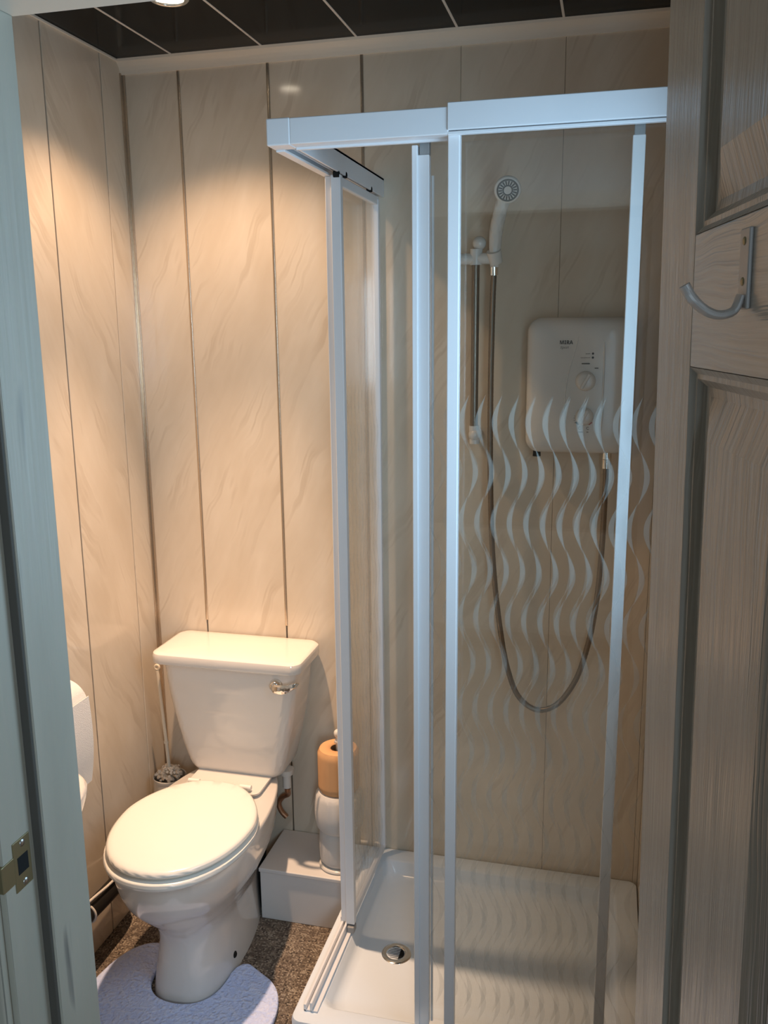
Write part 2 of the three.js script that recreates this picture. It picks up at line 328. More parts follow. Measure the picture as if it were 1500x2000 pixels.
// local: x runs from the hinge edge along the leaf, y up (0 = 1.63 m above the floor), +z towards the room seen (left in the picture)
{ const y = v => v - 1.63, T = -0.035, W = 0.64, S0 = 0.017;
  part('stile', box(S0, 0.115, y(0.03), y(1.90), T, 0, 0.0015, 0.3, 0.2), M.doorV, door);
  part('stile', box(W - 0.098, W, y(0.03), y(1.90), T, 0, 0.0015, 0.7, 0.6), M.doorV, door);
  part('mullion', box(0.318, 0.362 - 0.02, y(0.03), y(1.90), T, 0, 0.0015, 0.5, 0.1), M.doorV, door);
  const cols = [[0.115, 0.318], [0.342, W - 0.098]];
  const rails = [[0.03, 0.2], [0.74, 0.90], [1.602, 1.684], [1.862, 1.90]];
  for (const [c0, c1] of cols) {
    rails.forEach(([r0, r1], k) => part('rail', box(c0, c1, y(r0), y(r1), T, 0, 0.0012, 0.13 * k, 0.37 * k), M.doorH, door));
    for (let k = 0; k + 1 < rails.length; k++) {          // moulded panel: ogee down into a groove, bevel up to the raised field
      const y0 = y(rails[k][1]), y1 = y(rails[k + 1][0]), ring = (i, z) => { const r = Math.min(0.0015, 0.02); return [[c0 + i, y0 + i, z], [c1 - i, y0 + i, z], [c1 - i, y1 - i, z], [c0 + i, y1 - i, z]]; };
      const g = loft([ring(0, T), ring(0, 0), ring(0.004, -0.0035), ring(0.007, -0.0035), ring(0.012, -0.0085), ring(0.018, -0.0095), ring(0.043, -0.0015)], 0.2);
      part('panel', metreUV(g, 0.2 + k * 0.31, k * 0.17), M.doorV, door);
    }
  }
}

// ───────────────────────── ceiling lamp ─────────────────────────
{ const t = thing('downlight', 'small round recessed ceiling spotlight glowing warm white in a black panel', 'light', LAMP);
  part('bezel', lathe([[0.0305, 0.008], [0.031, -0.002], [0.0335, -0.0045], [0.038, -0.004], [0.042, -0.001], [0.042, 0.0], [0.0355, 0.004], [0.0355, 0.03]]), M.chrome, t);
  const g = new THREE.SphereGeometry(0.0303, 32, 12, 0, Math.PI * 2, 0, Math.PI / 2); g.rotateX(Math.PI); g.scale(1, 0.12, 1);
  part('lens', g, M.lens, t, [0, 0.004, 0]);
  const aim = new THREE.Object3D(); aim.name = 'aim_point'; 
  for (const [I, ang, pen] of [[LAMP_WIDE, 57, 0.35], [LAMP_NARROW, 26, 1]]) {
    const s = new THREE.SpotLight(new THREE.Color().setRGB(...LAMP_COLOR), I, 0, THREE.MathUtils.degToRad(ang), pen, 2);
    s.position.set(LAMP[0], LAMP[1] - 0.006, LAMP[2]); s.target.position.set(LAMP[0], 0, LAMP[2]); s.castShadow = true; s.shadow.radius = 1.1; s.name = 'lamp_beam';
    scene.add(s, s.target);
  } }

// ───────────────────────── toilet ─────────────────────────
function eggRing(cx, hw, zb, zf, y, { zc = 0.44, backW = 0.72, nb = 3.2, nf = 2.15, N = 72 } = {}) {
  const out = [], c = zb + (zf - zb) * zc;
  for (let i = 0; i < N; i++) {
    const th = i / N * Math.PI * 2, s = Math.sin(th), k = Math.cos(th), n = k > 0 ? nf : nb;
    const q = Math.pow(Math.pow(Math.abs(s), n) + Math.pow(Math.abs(k), n), -1 / n);
    const ww = k < 0 ? hw * (1 - (1 - backW) * Math.pow(Math.min(1, -k * q), 1.6)) : hw;
    out.push([cx + ww * s * q, y, c + (k > 0 ? zf - c : c - zb) * k * q]);
  }
  return out;
}
{ const t = thing('toilet', 'white close-coupled toilet with its lid down in the left alcove', 'toilet');
  const CX = 0.296;
  // pan and pedestal: one skin
  const K = [ // y, half width, back z, front z, widest place, back width share
[0.000, 0.098, 0.090, 0.556, 0.55, 0.60, 3.2], [0.012, 0.097, 0.090, 0.555, 0.55, 0.60, 3.2], [0.06, 0.092, 0.095, 0.545, 0.55, 0.62, 3.2], [0.115, 0.087, 0.098, 0.537, 0.54, 0.66, 3.0], [0.160, 0.090, 0.090, 0.540, 0.52, 0.72, 2.7],
    [0.200, 0.106, 0.080, 0.558, 0.50, 0.76, 2.4], [0.245, 0.128, 0.072, 0.600, 0.50, 0.82, 2.25], [0.290, 0.148, 0.062, 0.640, 0.50, 0.76, 2.2], [0.335, 0.160, 0.055, 0.664, 0.50, 0.72, 2.2], [0.375, 0.166, 0.050, 0.674, 0.50, 0.70, 2.2], [0.398, 0.167, 0.050, 0.676, 0.50, 0.70, 2.2]];
  const rings = []; for (let i = 0; i <= 44; i++) { const r = catmull(K, 0.398 * i / 44); rings.push(eggRing(CX, r[1], r[2], r[3], 0.398 * i / 44, { zc: r[4], backW: r[5], nf: r[6], nb: 3.4 })); }
  rings.push(eggRing(CX, 0.163, 0.053, 0.672, 0.402, { zc: 0.5, backW: 0.7, nb: 3.4, nf: 2.2 }));
  const pan = part('pan', loft(rings, 0.9), M.ceramic, t);
  part('rear_platform', loft([[0.02, 0.37, 0.088], [0.012, 0.40, 0.1], [0.004, 0.412, 0.108], [0, 0.416, 0.107], [0, 0.4165, 0.10]].map(([q, y, h]) => ringRect(CX + 0.004 - h, CX + 0.006 + h, 0.04, 0.262 - q, 0.02, y)), 0.6), M.ceramic, pan);
  // fixing holes in the foot
  for (const s of [-1, 1]) { const g = lathe([[0, 0.004], [0.006, 0.004], [0.0085, 0.0015], [0.0095, 0], [0.0095, -0.006], [0, -0.006]], 24); g.rotateZ(-s * Math.PI / 2); g.rotateY(-s * 0.12); part('bolt_cap', g, M.black, t, [CX + s * 0.0925, 0.04, 0.405], 'dark foot bolt'); }
  // seat ring, lid, hinges
  const SK = 0.004;
  const seat = part('seat', loft([[0.170, 0.402, 0], [0.1755, 0.406, 0.003], [0.1775, 0.412, 0.004], [0.176, 0.418, 0.003], [0.170, 0.4205, 0]].map(([h, y, e]) => eggRing(CX + SK, h, 0.262 - e, 0.686 + e, y, { zc: 0.44, backW: 0.62 })), 0.9), M.seatWhite, t);
  const dome = [[0.163, 0.4262, 0.669], [0.1715, 0.429, 0.678], [0.1735, 0.434, 0.680], [0.172, 0.4395, 0.678], [0.166, 0.4435, 0.671], [0.155, 0.4455, 0.66]];
  const lr = dome.map(([h, y, zf]) => eggRing(CX + SK, h, 0.257 + (0.1735 - h) * 0.7, zf, y, { zc: 0.44, backW: 0.6 }));
  for (let i = 1; i <= 6; i++) lr.push(eggRing(CX + SK, 0.155 * (1 - i / 6.6), 0.27 + 0.18 * i / 6.6, 0.66 - 0.2 * i / 6.6, 0.4455 + 0.004 * Math.sin(i / 6 * 1.57), { zc: 0.44, backW: 0.6 }));
  part('lid', loft(lr, 0.9), M.seatWhite, t);
  for (const s of [-0.075, 0.075]) part('hinge', merge([between([CX + s - 0.016, 0.428, 0.250], [CX + s + 0.016, 0.428, 0.250], 0.007), cyl(0.011, 0.012, 0.014).translate(CX + s, 0.417, 0.246)]), M.seatWhite, t);
  // cistern body, tapering to the bottom
  const CK = [[0.404, 0.118, 0.150], [0.412, 0.130, 0.160], [0.430, 0.141, 0.167], [0.47, 0.152, 0.173], [0.53, 0.165, 0.178], [0.60, 0.178, 0.182], [0.67, 0.188, 0.186], [0.742, 0.195, 0.188]];
  const cr = [ringRect(CX - 0.10, CX + 0.10, 0.025, 0.135, 0.03, 0.4025)];
  for (let i = 0; i <= 26; i++) { const yy = 0.404 + 0.338 * Math.pow(i / 26, 1.3), r = catmull(CK, yy); cr.push(ringRect(CX + 0.004 - r[1], CX + 0.004 + r[1], 0.012, r[2], 0.036, yy)); }
  const cis = part('cistern', loft(cr, 0.9), M.ceramic, t);
  const LX = CX + 0.0015;
  part('cistern_lid', loft([[0.004, 0.735], [0.001, 0.737], [0, 0.741], [0, 0.757], [0.002, 0.763], [0.007, 0.7668], [0.014, 0.768], [0.05, 0.7695]].map(([q, y]) => ringRect(LX - 0.217 + q, LX + 0.217 - q, 0.004 + q * 0.6, 0.205 - q, Math.max(0.008, 0.034 - q * 0.4), y)), 0.5), M.ceramic, t);
  const lever = part('flush_lever', (() => { const r = []; for (let i = 0; i <= 14; i++) { const k = i / 14, w = (0.013 + 0.004 * Math.sin(k * 3)) * (1 - 0.55 * k), h = 0.006 * (1 - 0.5 * k); const ring = []; for (let j = 0; j < 20; j++) { const a = j / 20 * 6.2832; ring.push([0.440 + 0.076 * k, 0.700 + 0.020 * k - 0.006 * Math.sin(k * 3.1) + w * Math.sin(a) * (i === 0 || i === 14 ? 0.4 : 1), 0.209 + 0.010 * Math.sin(k * 3.1) + h * Math.cos(a)]); } r.push(ring); } return loft(r, 1.2); })(), M.chrome, t, null, 'chrome lever');
  { const g = lathe([[0, 0.022], [0.010, 0.021], [0.0145, 0.016], [0.016, 0.004], [0.018, 0]], 32); g.rotateX(Math.PI / 2); part('lever_boss', g, M.chrome, lever, [0.444, 0.702, 0.186]); }
  part('soil_connector', merge([tube([[0.30, 0.20, 0.11], [0.33, 0.19, 0.10], [0.340, 0.15, 0.115], [0.342, 0.09, 0.14], [0.340, 0.02, 0.15]], 0.024, 30, 18), cyl(0.028, 0.028, 0.028, 24).translate(0.338, 0.016, 0.15)]), M.black, t, null, 'black soil pipe bend');
  part('supply_pipe', tube([[0.425, 0.345, 0.085], [0.424, 0.335, 0.082], [0.415, 0.31, 0.05], [0.405, 0.29, 0.03], [0.385, 0.275, 0.022], [0.372, 0.25, 0.02], [0.38, 0.225, 0.02], [0.395, 0.21, 0.02]], 0.0075, 40, 10), M.copper, t, null, 'thin brown pipe');
  part('inlet_nut', merge([cyl(0.022, 0.02, 0.016, 8).translate(0.425, 0.396, 0.085), cyl(0.012, 0.012, 0.05).translate(0.425, 0.372, 0.085)]), M.whitePlastic, t);
}

// boxed-in pipework beside the toilet
{ const t = thing('pipe_boxing', 'low white boxed-in pipe casing on the floor behind the toilet', 'casing');
  part('front_board', box(0.380, 0.640, 0, 0.1455, 0.186, 0.2, 0.002), M.boxPaint, t);
  part('side_board', box(0.380, 0.394, 0, 0.1455, 0.002, 0.1855, 0.002), M.boxPaint, t);
  part('top_board', box(0.377, 0.640, 0.146, 0.158, 0.002, 0.204, 0.003), M.boxPaint, t); }

// ───────────────────────── rolls on their stand ─────────────────────────
const RX = 0.594, RZ = 0.128, RY = 0.158;
{ const t = thing('roll_stand', 'slim white toilet roll stand with ball knob on the pipe casing', 'stand', [RX, RY, RZ]);
  part('base', lathe([[0, 0], [0.056, 0], [0.06, 0.003], [0.06, 0.007], [0.055, 0.012], [0.012, 0.013], [0.009, 0.016], [0, 0.016]]), M.whitePlastic, t);
  part('pole', cyl(0.006, 0.006, 0.37, 16).translate(0, 0.2, 0), M.whitePlastic, t);
  part('knob', new THREE.SphereGeometry(0.0115, 24, 16).translate(0, 0.393, 0), M.whitePlastic, t);
  part('collar', lathe([[0.006, 0], [0.011, 0.002], [0.009, 0.008], [0.006, 0.012]], 20).translate(0, 0.365, 0), M.whitePlastic, t); }
function roll(name, label, m, y, r, h, bulge = 0) {
  const t = thing(name, label, 'toilet roll', [RX, y, RZ], 'toilet rolls stacked on the stand');
  const pr = [[0.021, 0.002], [0.024, 0.0]]; for (let i = 0; i <= 12; i++) { const k = i / 12; const e = Math.min(k, 1 - k) * h, rd = e < 0.006 ? 0.006 - Math.sqrt(Math.max(0, 0.006 ** 2 - (0.006 - e) ** 2)) : 0; pr.push([r - rd + bulge * Math.sin(k * Math.PI), h * k]); }
  pr.push([0.024, h], [0.021, h - 0.002], [0.021, h / 2], [0.021, 0.002]);
  part('paper', toCreasedNormals(lathe(pr, 48), 0.8), m, t);
  part('core', lathe([[0.0205, 0.001], [0.0205, h - 0.001], [0.0192, h - 0.001], [0.0192, 0.001], [0.0205, 0.001]], 32), M.card, t, null, 'brown card core');
}
roll('toilet_roll', 'white toilet roll at the bottom of the stand beside the shower', M.paper, RY + 0.014, 0.056, 0.102, 0.002);
roll('toilet_roll', 'wider white toilet roll in the middle of the stand beside the shower', M.paper, RY + 0.117, 0.063, 0.112, 0.006);
roll('toilet_roll', 'peach coloured toilet roll on top of the stand beside the shower', M.peach, RY + 0.230, 0.057, 0.122, 0.0);

// ───────────────────────── toilet brush ─────────────────────────
const BX = 0.076, BZ = 0.12;
{ const t = thing('brush_holder', 'white tapered toilet brush holder in the corner behind the toilet', 'brush holder', [BX, 0, BZ]);
  part('cup', lathe([[0, 0.002], [0.060, 0], [0.063, 0.004], [0.062, 0.02], [0.050, 0.24], [0.0465, 0.352], [0.048, 0.358], [0.0465, 0.36], [0.044, 0.356], [0.046, 0.24], [0.057, 0.02], [0, 0.012]]), M.whitePlastic, t);
  const b = thing('toilet_brush', 'toilet brush with pale leaning handle standing in the corner holder', 'brush', [BX, 0.358, BZ]);
  const gs = []; for (let i = 0; i < 110; i++) { const th = rr(0, 6.283), el = rr(-0.25, 1.35), L = rr(0.030, 0.043); const d = [Math.cos(th) * Math.cos(el), Math.sin(el) * 0.9, Math.sin(th) * Math.cos(el)]; const k = Math.min(1, 0.046 / Math.max(0.001, Math.hypot(d[0], d[2]) * L)); gs.push(between([d[0] * 0.006, 0.004, d[2] * 0.006], [d[0] * L * Math.min(1, k), 0.004 + d[1] * L * 0.75, d[2] * L * Math.min(1, k)], 0.0016, 0.0042, 6)); }
  const br = part('bristles', merge(gs), M.bristle, b); br.userData.kind = 'stuff';
  part('handle', merge([tube([[0, 0, 0], [-0.003, 0.08, 0], [-0.008, 0.16, 0], [-0.0145, 0.27, 0], [-0.0175, 0.325, 0]], 0.0052, 30, 12), cyl(0.0072, 0.0072, 0.006, 16).translate(-0.0045, 0.105, 0)]), M.clearHandle, b);
  const g = new THREE.TorusGeometry(0.0065, 0.0035, 12, 24); part('hanging_eye', g, M.clearHandle, b, [-0.018, 0.333, 0]); }

// ───────────────────────── bath mat ─────────────────────────
{ const s = new THREE.Shape();
  const q = (x, z) => [x, -z];
  s.moveTo(...q(0.10, 0.87)); s.lineTo(...q(0.50, 0.87)); s.quadraticCurveTo(...q(0.56, 0.86), ...q(0.56, 0.79)); s.lineTo(...q(0.55, 0.56)); s.quadraticCurveTo(...q(0.545, 0.475), ...q(0.49, 0.44)); s.lineTo(...q(0.428, 0.405));
  s.quadraticCurveTo(...q(0.404, 0.40), ...q(0.398, 0.44)); s.quadraticCurveTo(...q(0.402, 0.572), ...q(0.296, 0.574)); s.quadraticCurveTo(...q(0.190, 0.572), ...q(0.194, 0.45));
  s.quadraticCurveTo(...q(0.194, 0.385), ...q(0.155, 0.385)); s.quadraticCurveTo(...q(0.085, 0.40), ...q(0.07, 0.53)); s.lineTo(...q(0.06, 0.80)); s.quadraticCurveTo(...q(0.06, 0.87), ...q(0.10, 0.87));
  const g = new THREE.ExtrudeGeometry(s, { depth: 0.006, bevelEnabled: true, bevelThickness: 0.005, bevelSize: 0.006, bevelSegments: 4, curveSegments: 24 }); g.rotateX(-Math.PI / 2); g.translate(0, 0.0055, 0);
  tag(part('bath_mat', metreUV(g), M.matPile), 'pale lavender blue towelling pedestal mat on the carpet round the toilet foot', 'bath mat'); }

// ───────────────────────── left wall fittings ─────────────────────────
tag(part('waste_pipe', tube([[-0.004, 0.165, 0.285], [0.018, 0.166, 0.292], [0.034, 0.168, 0.33], [0.039, 0.172, 0.42], [0.04, 0.185, 0.60], [0.04, 0.20, 0.95], [0.04, 0.21, 1.42]], 0.0235, 60, 20), M.black), 'thick black waste pipe running low along the left wall', 'pipe');
tag(part('pipe_clip', new THREE.TorusGeometry(0.0255, 0.0032, 10, 28).translate(0.039, 0.179, 0.515), M.whitePlastic), 'thin white ring round the black waste pipe by the doorway', 'clip');
tag(part('cable', tube([[0.012, 0.30, 1.40], [0.03, 0.25, 0.9], [0.045, 0.225, 0.62], [0.052, 0.2165, 0.50], [0.052, 0.206, 0.43], [0.05, 0.202, 0.38], [0.03, 0.197, 0.28], [0.012, 0.20, 0.15]], 0.0036, 60, 8), M.whitePlastic), 'thin cream cable lying over the black waste pipe', 'cable');
{ const t = thing('paper_holder', 'dark metal toilet paper holder arm on the left wall beside the door frame', 'holder', [0, 0.78, 0.614]);
  part('wall_plate', box(0, 0.006, 0.02, 0.075, -0.085, -0.045, 0.003), M.steel, t);
  part('arm', tube([[0.004, 0.048, -0.066], [0.045, 0.05, -0.066], [0.066, 0.04, -0.066], [0.07, 0.01, -0.064], [0.07, 0.0, -0.05], [0.07, 0, 0.06]], 0.0055, 40, 12), M.steel, t);
  const r = thing('toilet_roll', 'white toilet roll hanging on the left wall holder with its paper down', 'toilet roll', [0.07, 0.78, 0.614]);
  const c = lathe([[0.02, -0.052], [0.054, -0.052], [0.058, -0.048], [0.058, 0.048], [0.054, 0.052], [0.02, 0.052], [0.02, -0.052]], 48); c.rotateX(Math.PI / 2); part('paper', toCreasedNormals(c, 0.6), M.paper, r);
  const sh = []; for (let i = 0; i <= 24; i++) { const k = i / 24, yy = 0.02 - 0.215 * k, x = 0.0595 + 0.012 * Math.sin(k * 2.6) - 0.016 * k; sh.push([x, yy]); }
  const s = new THREE.Shape(); s.moveTo(sh[0][0], sh[0][1]); sh.forEach(p => s.lineTo(p[0], p[1])); for (let i = 24; i >= 0; i--) s.lineTo(sh[i][0] - 0.0012, sh[i][1]);
  const g = new THREE.ExtrudeGeometry(s, { depth: 0.1, bevelEnabled: false }); g.translate(0, 0, -0.05); part('hanging_sheet', toCreasedNormals(g, 0.5), M.paper, r); }
{ const t = thing('wash_basin', 'white ceramic basin with rounded rim peeking out from behind the door frame', 'basin', [0, 0.66, 0.85]);
  const R = (w, d, y, x0 = 0.002) => { const o = []; for (let i = 0; i < 48; i++) { const a = i / 48 * 6.2832, c = Math.cos(a), s = Math.sin(a), n = 2.6, q = Math.pow(Math.abs(c) ** n + Math.abs(s) ** n, -1 / n); o.push([Math.max(x0, 0.12 + w * c * q), y, d * s * q]); } return o; };
  part('bowl', loft([R(0.05, 0.08, -0.11), R(0.08, 0.12, -0.10), R(0.105, 0.15, -0.06), R(0.118, 0.163, -0.02), R(0.123, 0.168, 0.0), R(0.123, 0.168, 0.012), R(0.118, 0.163, 0.02), R(0.108, 0.152, 0.022), R(0.10, 0.143, 0.016), R(0.085, 0.12, -0.05, 0.03), R(0.04, 0.06, -0.085, 0.05)], 0.9), M.ceramic, t);
  part('waste', cyl(0.018, 0.018, 0.006).translate(0.12, -0.082, 0), M.chrome, t); }

// ───────────────────────── shower tray ─────────────────────────
const TY = 0.143, TX0 = 0.645, TX1 = XR - 0.001, TZ = 0.688;
{ const t = thing('shower_tray', 'white acrylic shower tray with raised rim in the right corner', 'shower tray');
  const R = (q, y, r) => ringRect(TX0 + q, TX1 - q, 0.001 + q, TZ - q, r, y, 8);
  part('tray', loft([R(0.004, 0, 0.02), R(0, 0.004, 0.022), R(0, TY - 0.008, 0.022), R(0.002, TY - 0.002, 0.022), R(0.008, TY, 0.02), R(0.052, TY - 0.001, 0.03), R(0.058, TY - 0.004, 0.034), R(0.066, TY - 0.025, 0.04), R(0.074, TY - 0.035, 0.045), R(0.09, TY - 0.039, 0.05), R(0.28, TY - 0.046, 0.05)], 0.8), M.acrylic, t);
  const dy = TY - 0.044;
  const d = part('drain', lathe([[0.021, 0.001], [0.024, 0.004], [0.032, 0.005], [0.038, 0.002], [0.040, 0], [0.04, -0.004]], 48), M.chrome, t, [0.812, dy, 0.378], 'round chrome waste');
  part('drain_cup', cyl(0.0225, 0.0225, 0.002).translate(0, 0.0008, 0), M.dark, d);
  const gs = []; for (let i = -3; i <= 3; i++) { const hw = Math.sqrt(0.02 ** 2 - (i * 0.0055) ** 2); gs.push(box(-hw, hw, 0.001, 0.003, i * 0.0055 - 0.0008, i * 0.0055 + 0.0008, 0.0004)); }
  part('grate', merge(gs), M.dark, d);
}

// ───────────────────────── shower enclosure ─────────────────────────
{ const t = thing('shower_enclosure', 'white framed corner shower enclosure with sliding glass doors pushed open', 'shower enclosure');
  const W = M.whitePowder, TOP = 1.992, BOT = 1.948, ZO = 0.682, ZI = 0.642;
  // front head rail: left length, deeper right length, corner block
  const head = part('head_rail', merge([box(0.706, 0.99, BOT, TOP, ZI, ZO, 0.002), box(0.706, 0.99, BOT - 0.004, BOT + 0.01, ZI, ZI + 0.008, 0.001)]), W, t);
  part('cover_strip', merge([box(0.988, 1.398, BOT + 0.006, TOP + 0.006, ZI, ZO + 0.003, 0.002), box(0.988, 1.398, BOT - 0.001, BOT + 0.0045, ZO - 0.012, ZO, 0.0015)]), W, head);
  part('corner_block', box(0.662, 0.7065, BOT - 0.001, TOP + 0.001, 0.640, ZO + 0.001, 0.003), W, t);
  // side head rail: channel open below
  const side = part('side_rail', merge([box(0.664, 0.669, BOT - 0.002, TOP, 0.001, 0.641, 0.001), box(0.664, 0.706, TOP - 0.006, TOP, 0.001, 0.641, 0.001), box(0.701, 0.706, BOT, TOP, 0.001, 0.641, 0.001), box(0.664, 0.681, BOT - 0.004, BOT + 0.001, 0.36, 0.641, 0.001), box(0.683, 0.687, BOT + 0.006, TOP, 0.001, 0.641, 0.001)]), W, t);
  for (const z of [0.33, 0.385, 0.12]) part('roller', (() => { const g = cyl(0.0065, 0.0065, 0.012, 20); g.rotateZ(Math.PI / 2); return g; })(), M.dark, side, [0.700, BOT + 0.002 - (z > 0.35 ? 0.006 : 0), z]);
  const GB = TY + 0.018;
  const pane = (x0, x1, y0, y1, z0, z1) => box(x0, x1, y0, y1, z0, z1, 0.0004);
  // etched wave: a ribbon of alternating crescents, flat on the glass
  function wave(len, n, amp, th) {
    const s = [], gs = []; const hgt = len / n;
    for (let k = 0; k < n; k++) { const sg = k % 2 ? 1 : -1, a = [], b = []; for (let i = 0; i <= 16; i++) { const q = i / 16, c = Math.sin(q * Math.PI), y = -hgt * (k + q * 1.06); a.push(new THREE.Vector2(sg * amp * c * 1.0, y)); b.push(new THREE.Vector2(sg * (amp * c + th * Math.pow(c, 1.3)), y)); } gs.push(new THREE.ExtrudeGeometry(new THREE.Shape([...a, ...b.slice(1, -1).reverse()]), { depth: 0.0003, bevelEnabled: false })); }
    return merge(gs);
  }
  const WG = wave(1.30, 14, 0.0085, 0.0098);
  // front fixed pane with its leading stile and wall channel
  const fp = part('fixed_pane', pane(1.006, 1.392, GB, BOT + 0.012, 0.659, 0.664), M.glass, t);
  part('stile', box(0.987, 1.008, GB, BOT + 0.004, 0.652, 0.672, 0.002), W, fp);
  part('wall_channel', merge([box(1.374, 1.399, GB, BOT, 0.650, 0.655, 0.001), box(1.374, 1.399, GB, BOT, 0.667, 0.672, 0.001), box(1.395, 1.399, GB, BOT, 0.65, 0.672, 0.001)]), W, fp);
  for (let i = 0; i < 12; i++) part('etched_wave', WG, M.etched, fp, [1.026 + i * 0.0302, 1.508, 0.6644]);
  // front sliding door, slid behind the fixed pane
  const sd = part('sliding_pane', pane(0.944, 1.296, GB, BOT - 0.004, 0.627, 0.632), M.glass, t);
  part('stile', merge([box(0.917, 0.928, TY + 0.003, BOT - 0.006, 0.616, 0.642, 0.002), box(0.926, 0.948, TY + 0.003, BOT - 0.022, 0.620, 0.638, 0.002)]), W, sd);
  part('stile', box(1.292, 1.313, TY + 0.003, BOT - 0.010, 0.620, 0.638, 0.002), W, sd);
  part('seal_strip', box(0.949, 0.9535, TY + 0.003, BOT - 0.055, 0.616, 0.622, 0.001), W, sd);
  for (const x of [0.930, 1.294]) part('hanger', box(x, x + 0.018, BOT - 0.022, BOT + 0.01, 0.621, 0.637, 0.002), M.greyPlastic, sd, null, 'grey roller hanger');
  for (let i = 0; i < 11; i++) part('etched_wave', WG, M.etched, sd, [0.962 + i * 0.0302, 1.508, 0.6323]);
  // side fixed pane with wall profile and inner lines of its frame
  const sp = part('side_pane', pane(0.671, 0.676, GB, BOT, 0.02, 0.355), M.glass, t);
  part('wall_profile', box(0.664, 0.692, GB - 0.01, BOT + 0.002, 0.001, 0.018, 0.002), W, sp);
  part('bottom_profile', box(0.664, 0.684, GB - 0.016, GB + 0.006, 0.018, 0.36, 0.002), W, sp);
  // side sliding door with its leading stile
  const ss = part('side_sliding_pane', pane(0.694, 0.698, GB + 0.012, BOT - 0.012, 0.05, 0.375), M.glass, t);
  part('stile', merge([box(0.668, 0.690, GB - 0.002, BOT - 0.004, 0.345, 0.366, 0.002), box(0.686, 0.708, GB + 0.006, BOT - 0.004, 0.366, 0.384, 0.002)]), W, ss);
  part('stile', box(0.688, 0.704, GB + 0.012, BOT - 0.01, 0.036, 0.052, 0.002), W, ss);
  part('bottom_edge', box(0.690, 0.702, GB + 0.004, GB + 0.022, 0.05, 0.37, 0.002), W, ss);
  part('top_edge', box(0.690, 0.702, BOT - 0.024, BOT - 0.004, 0.05, 0.37, 0.002), W, ss);
  part('guide_foot', box(0.690, 0.708, TY + 0.002, TY + 0.02, 0.366, 0.39, 0.003), M.greyPlastic, ss);
  for (let i = 0; i < 10; i++) { const m = part('etched_wave', WG, M.etched, ss, [0.6983, 1.508, 0.075 + i * 0.0302]); m.rotation.y = Math.PI / 2; }
  // bottom tracks on the rim of the tray
  part('side_track', merge([box(0.668, 0.674, TY, TY + 0.016, 0.36, 0.655, 0.001), box(0.668, 0.700, TY, TY + 0.004, 0.36, 0.655, 0.001), box(0.682, 0.688, TY, TY + 0.022, 0.36, 0.655, 0.0015)]), W, t);
  part('front_track', merge([box(0.987, 1.398, TY, TY + 0.018, 0.652, 0.674, 0.002)]), W, t);
}

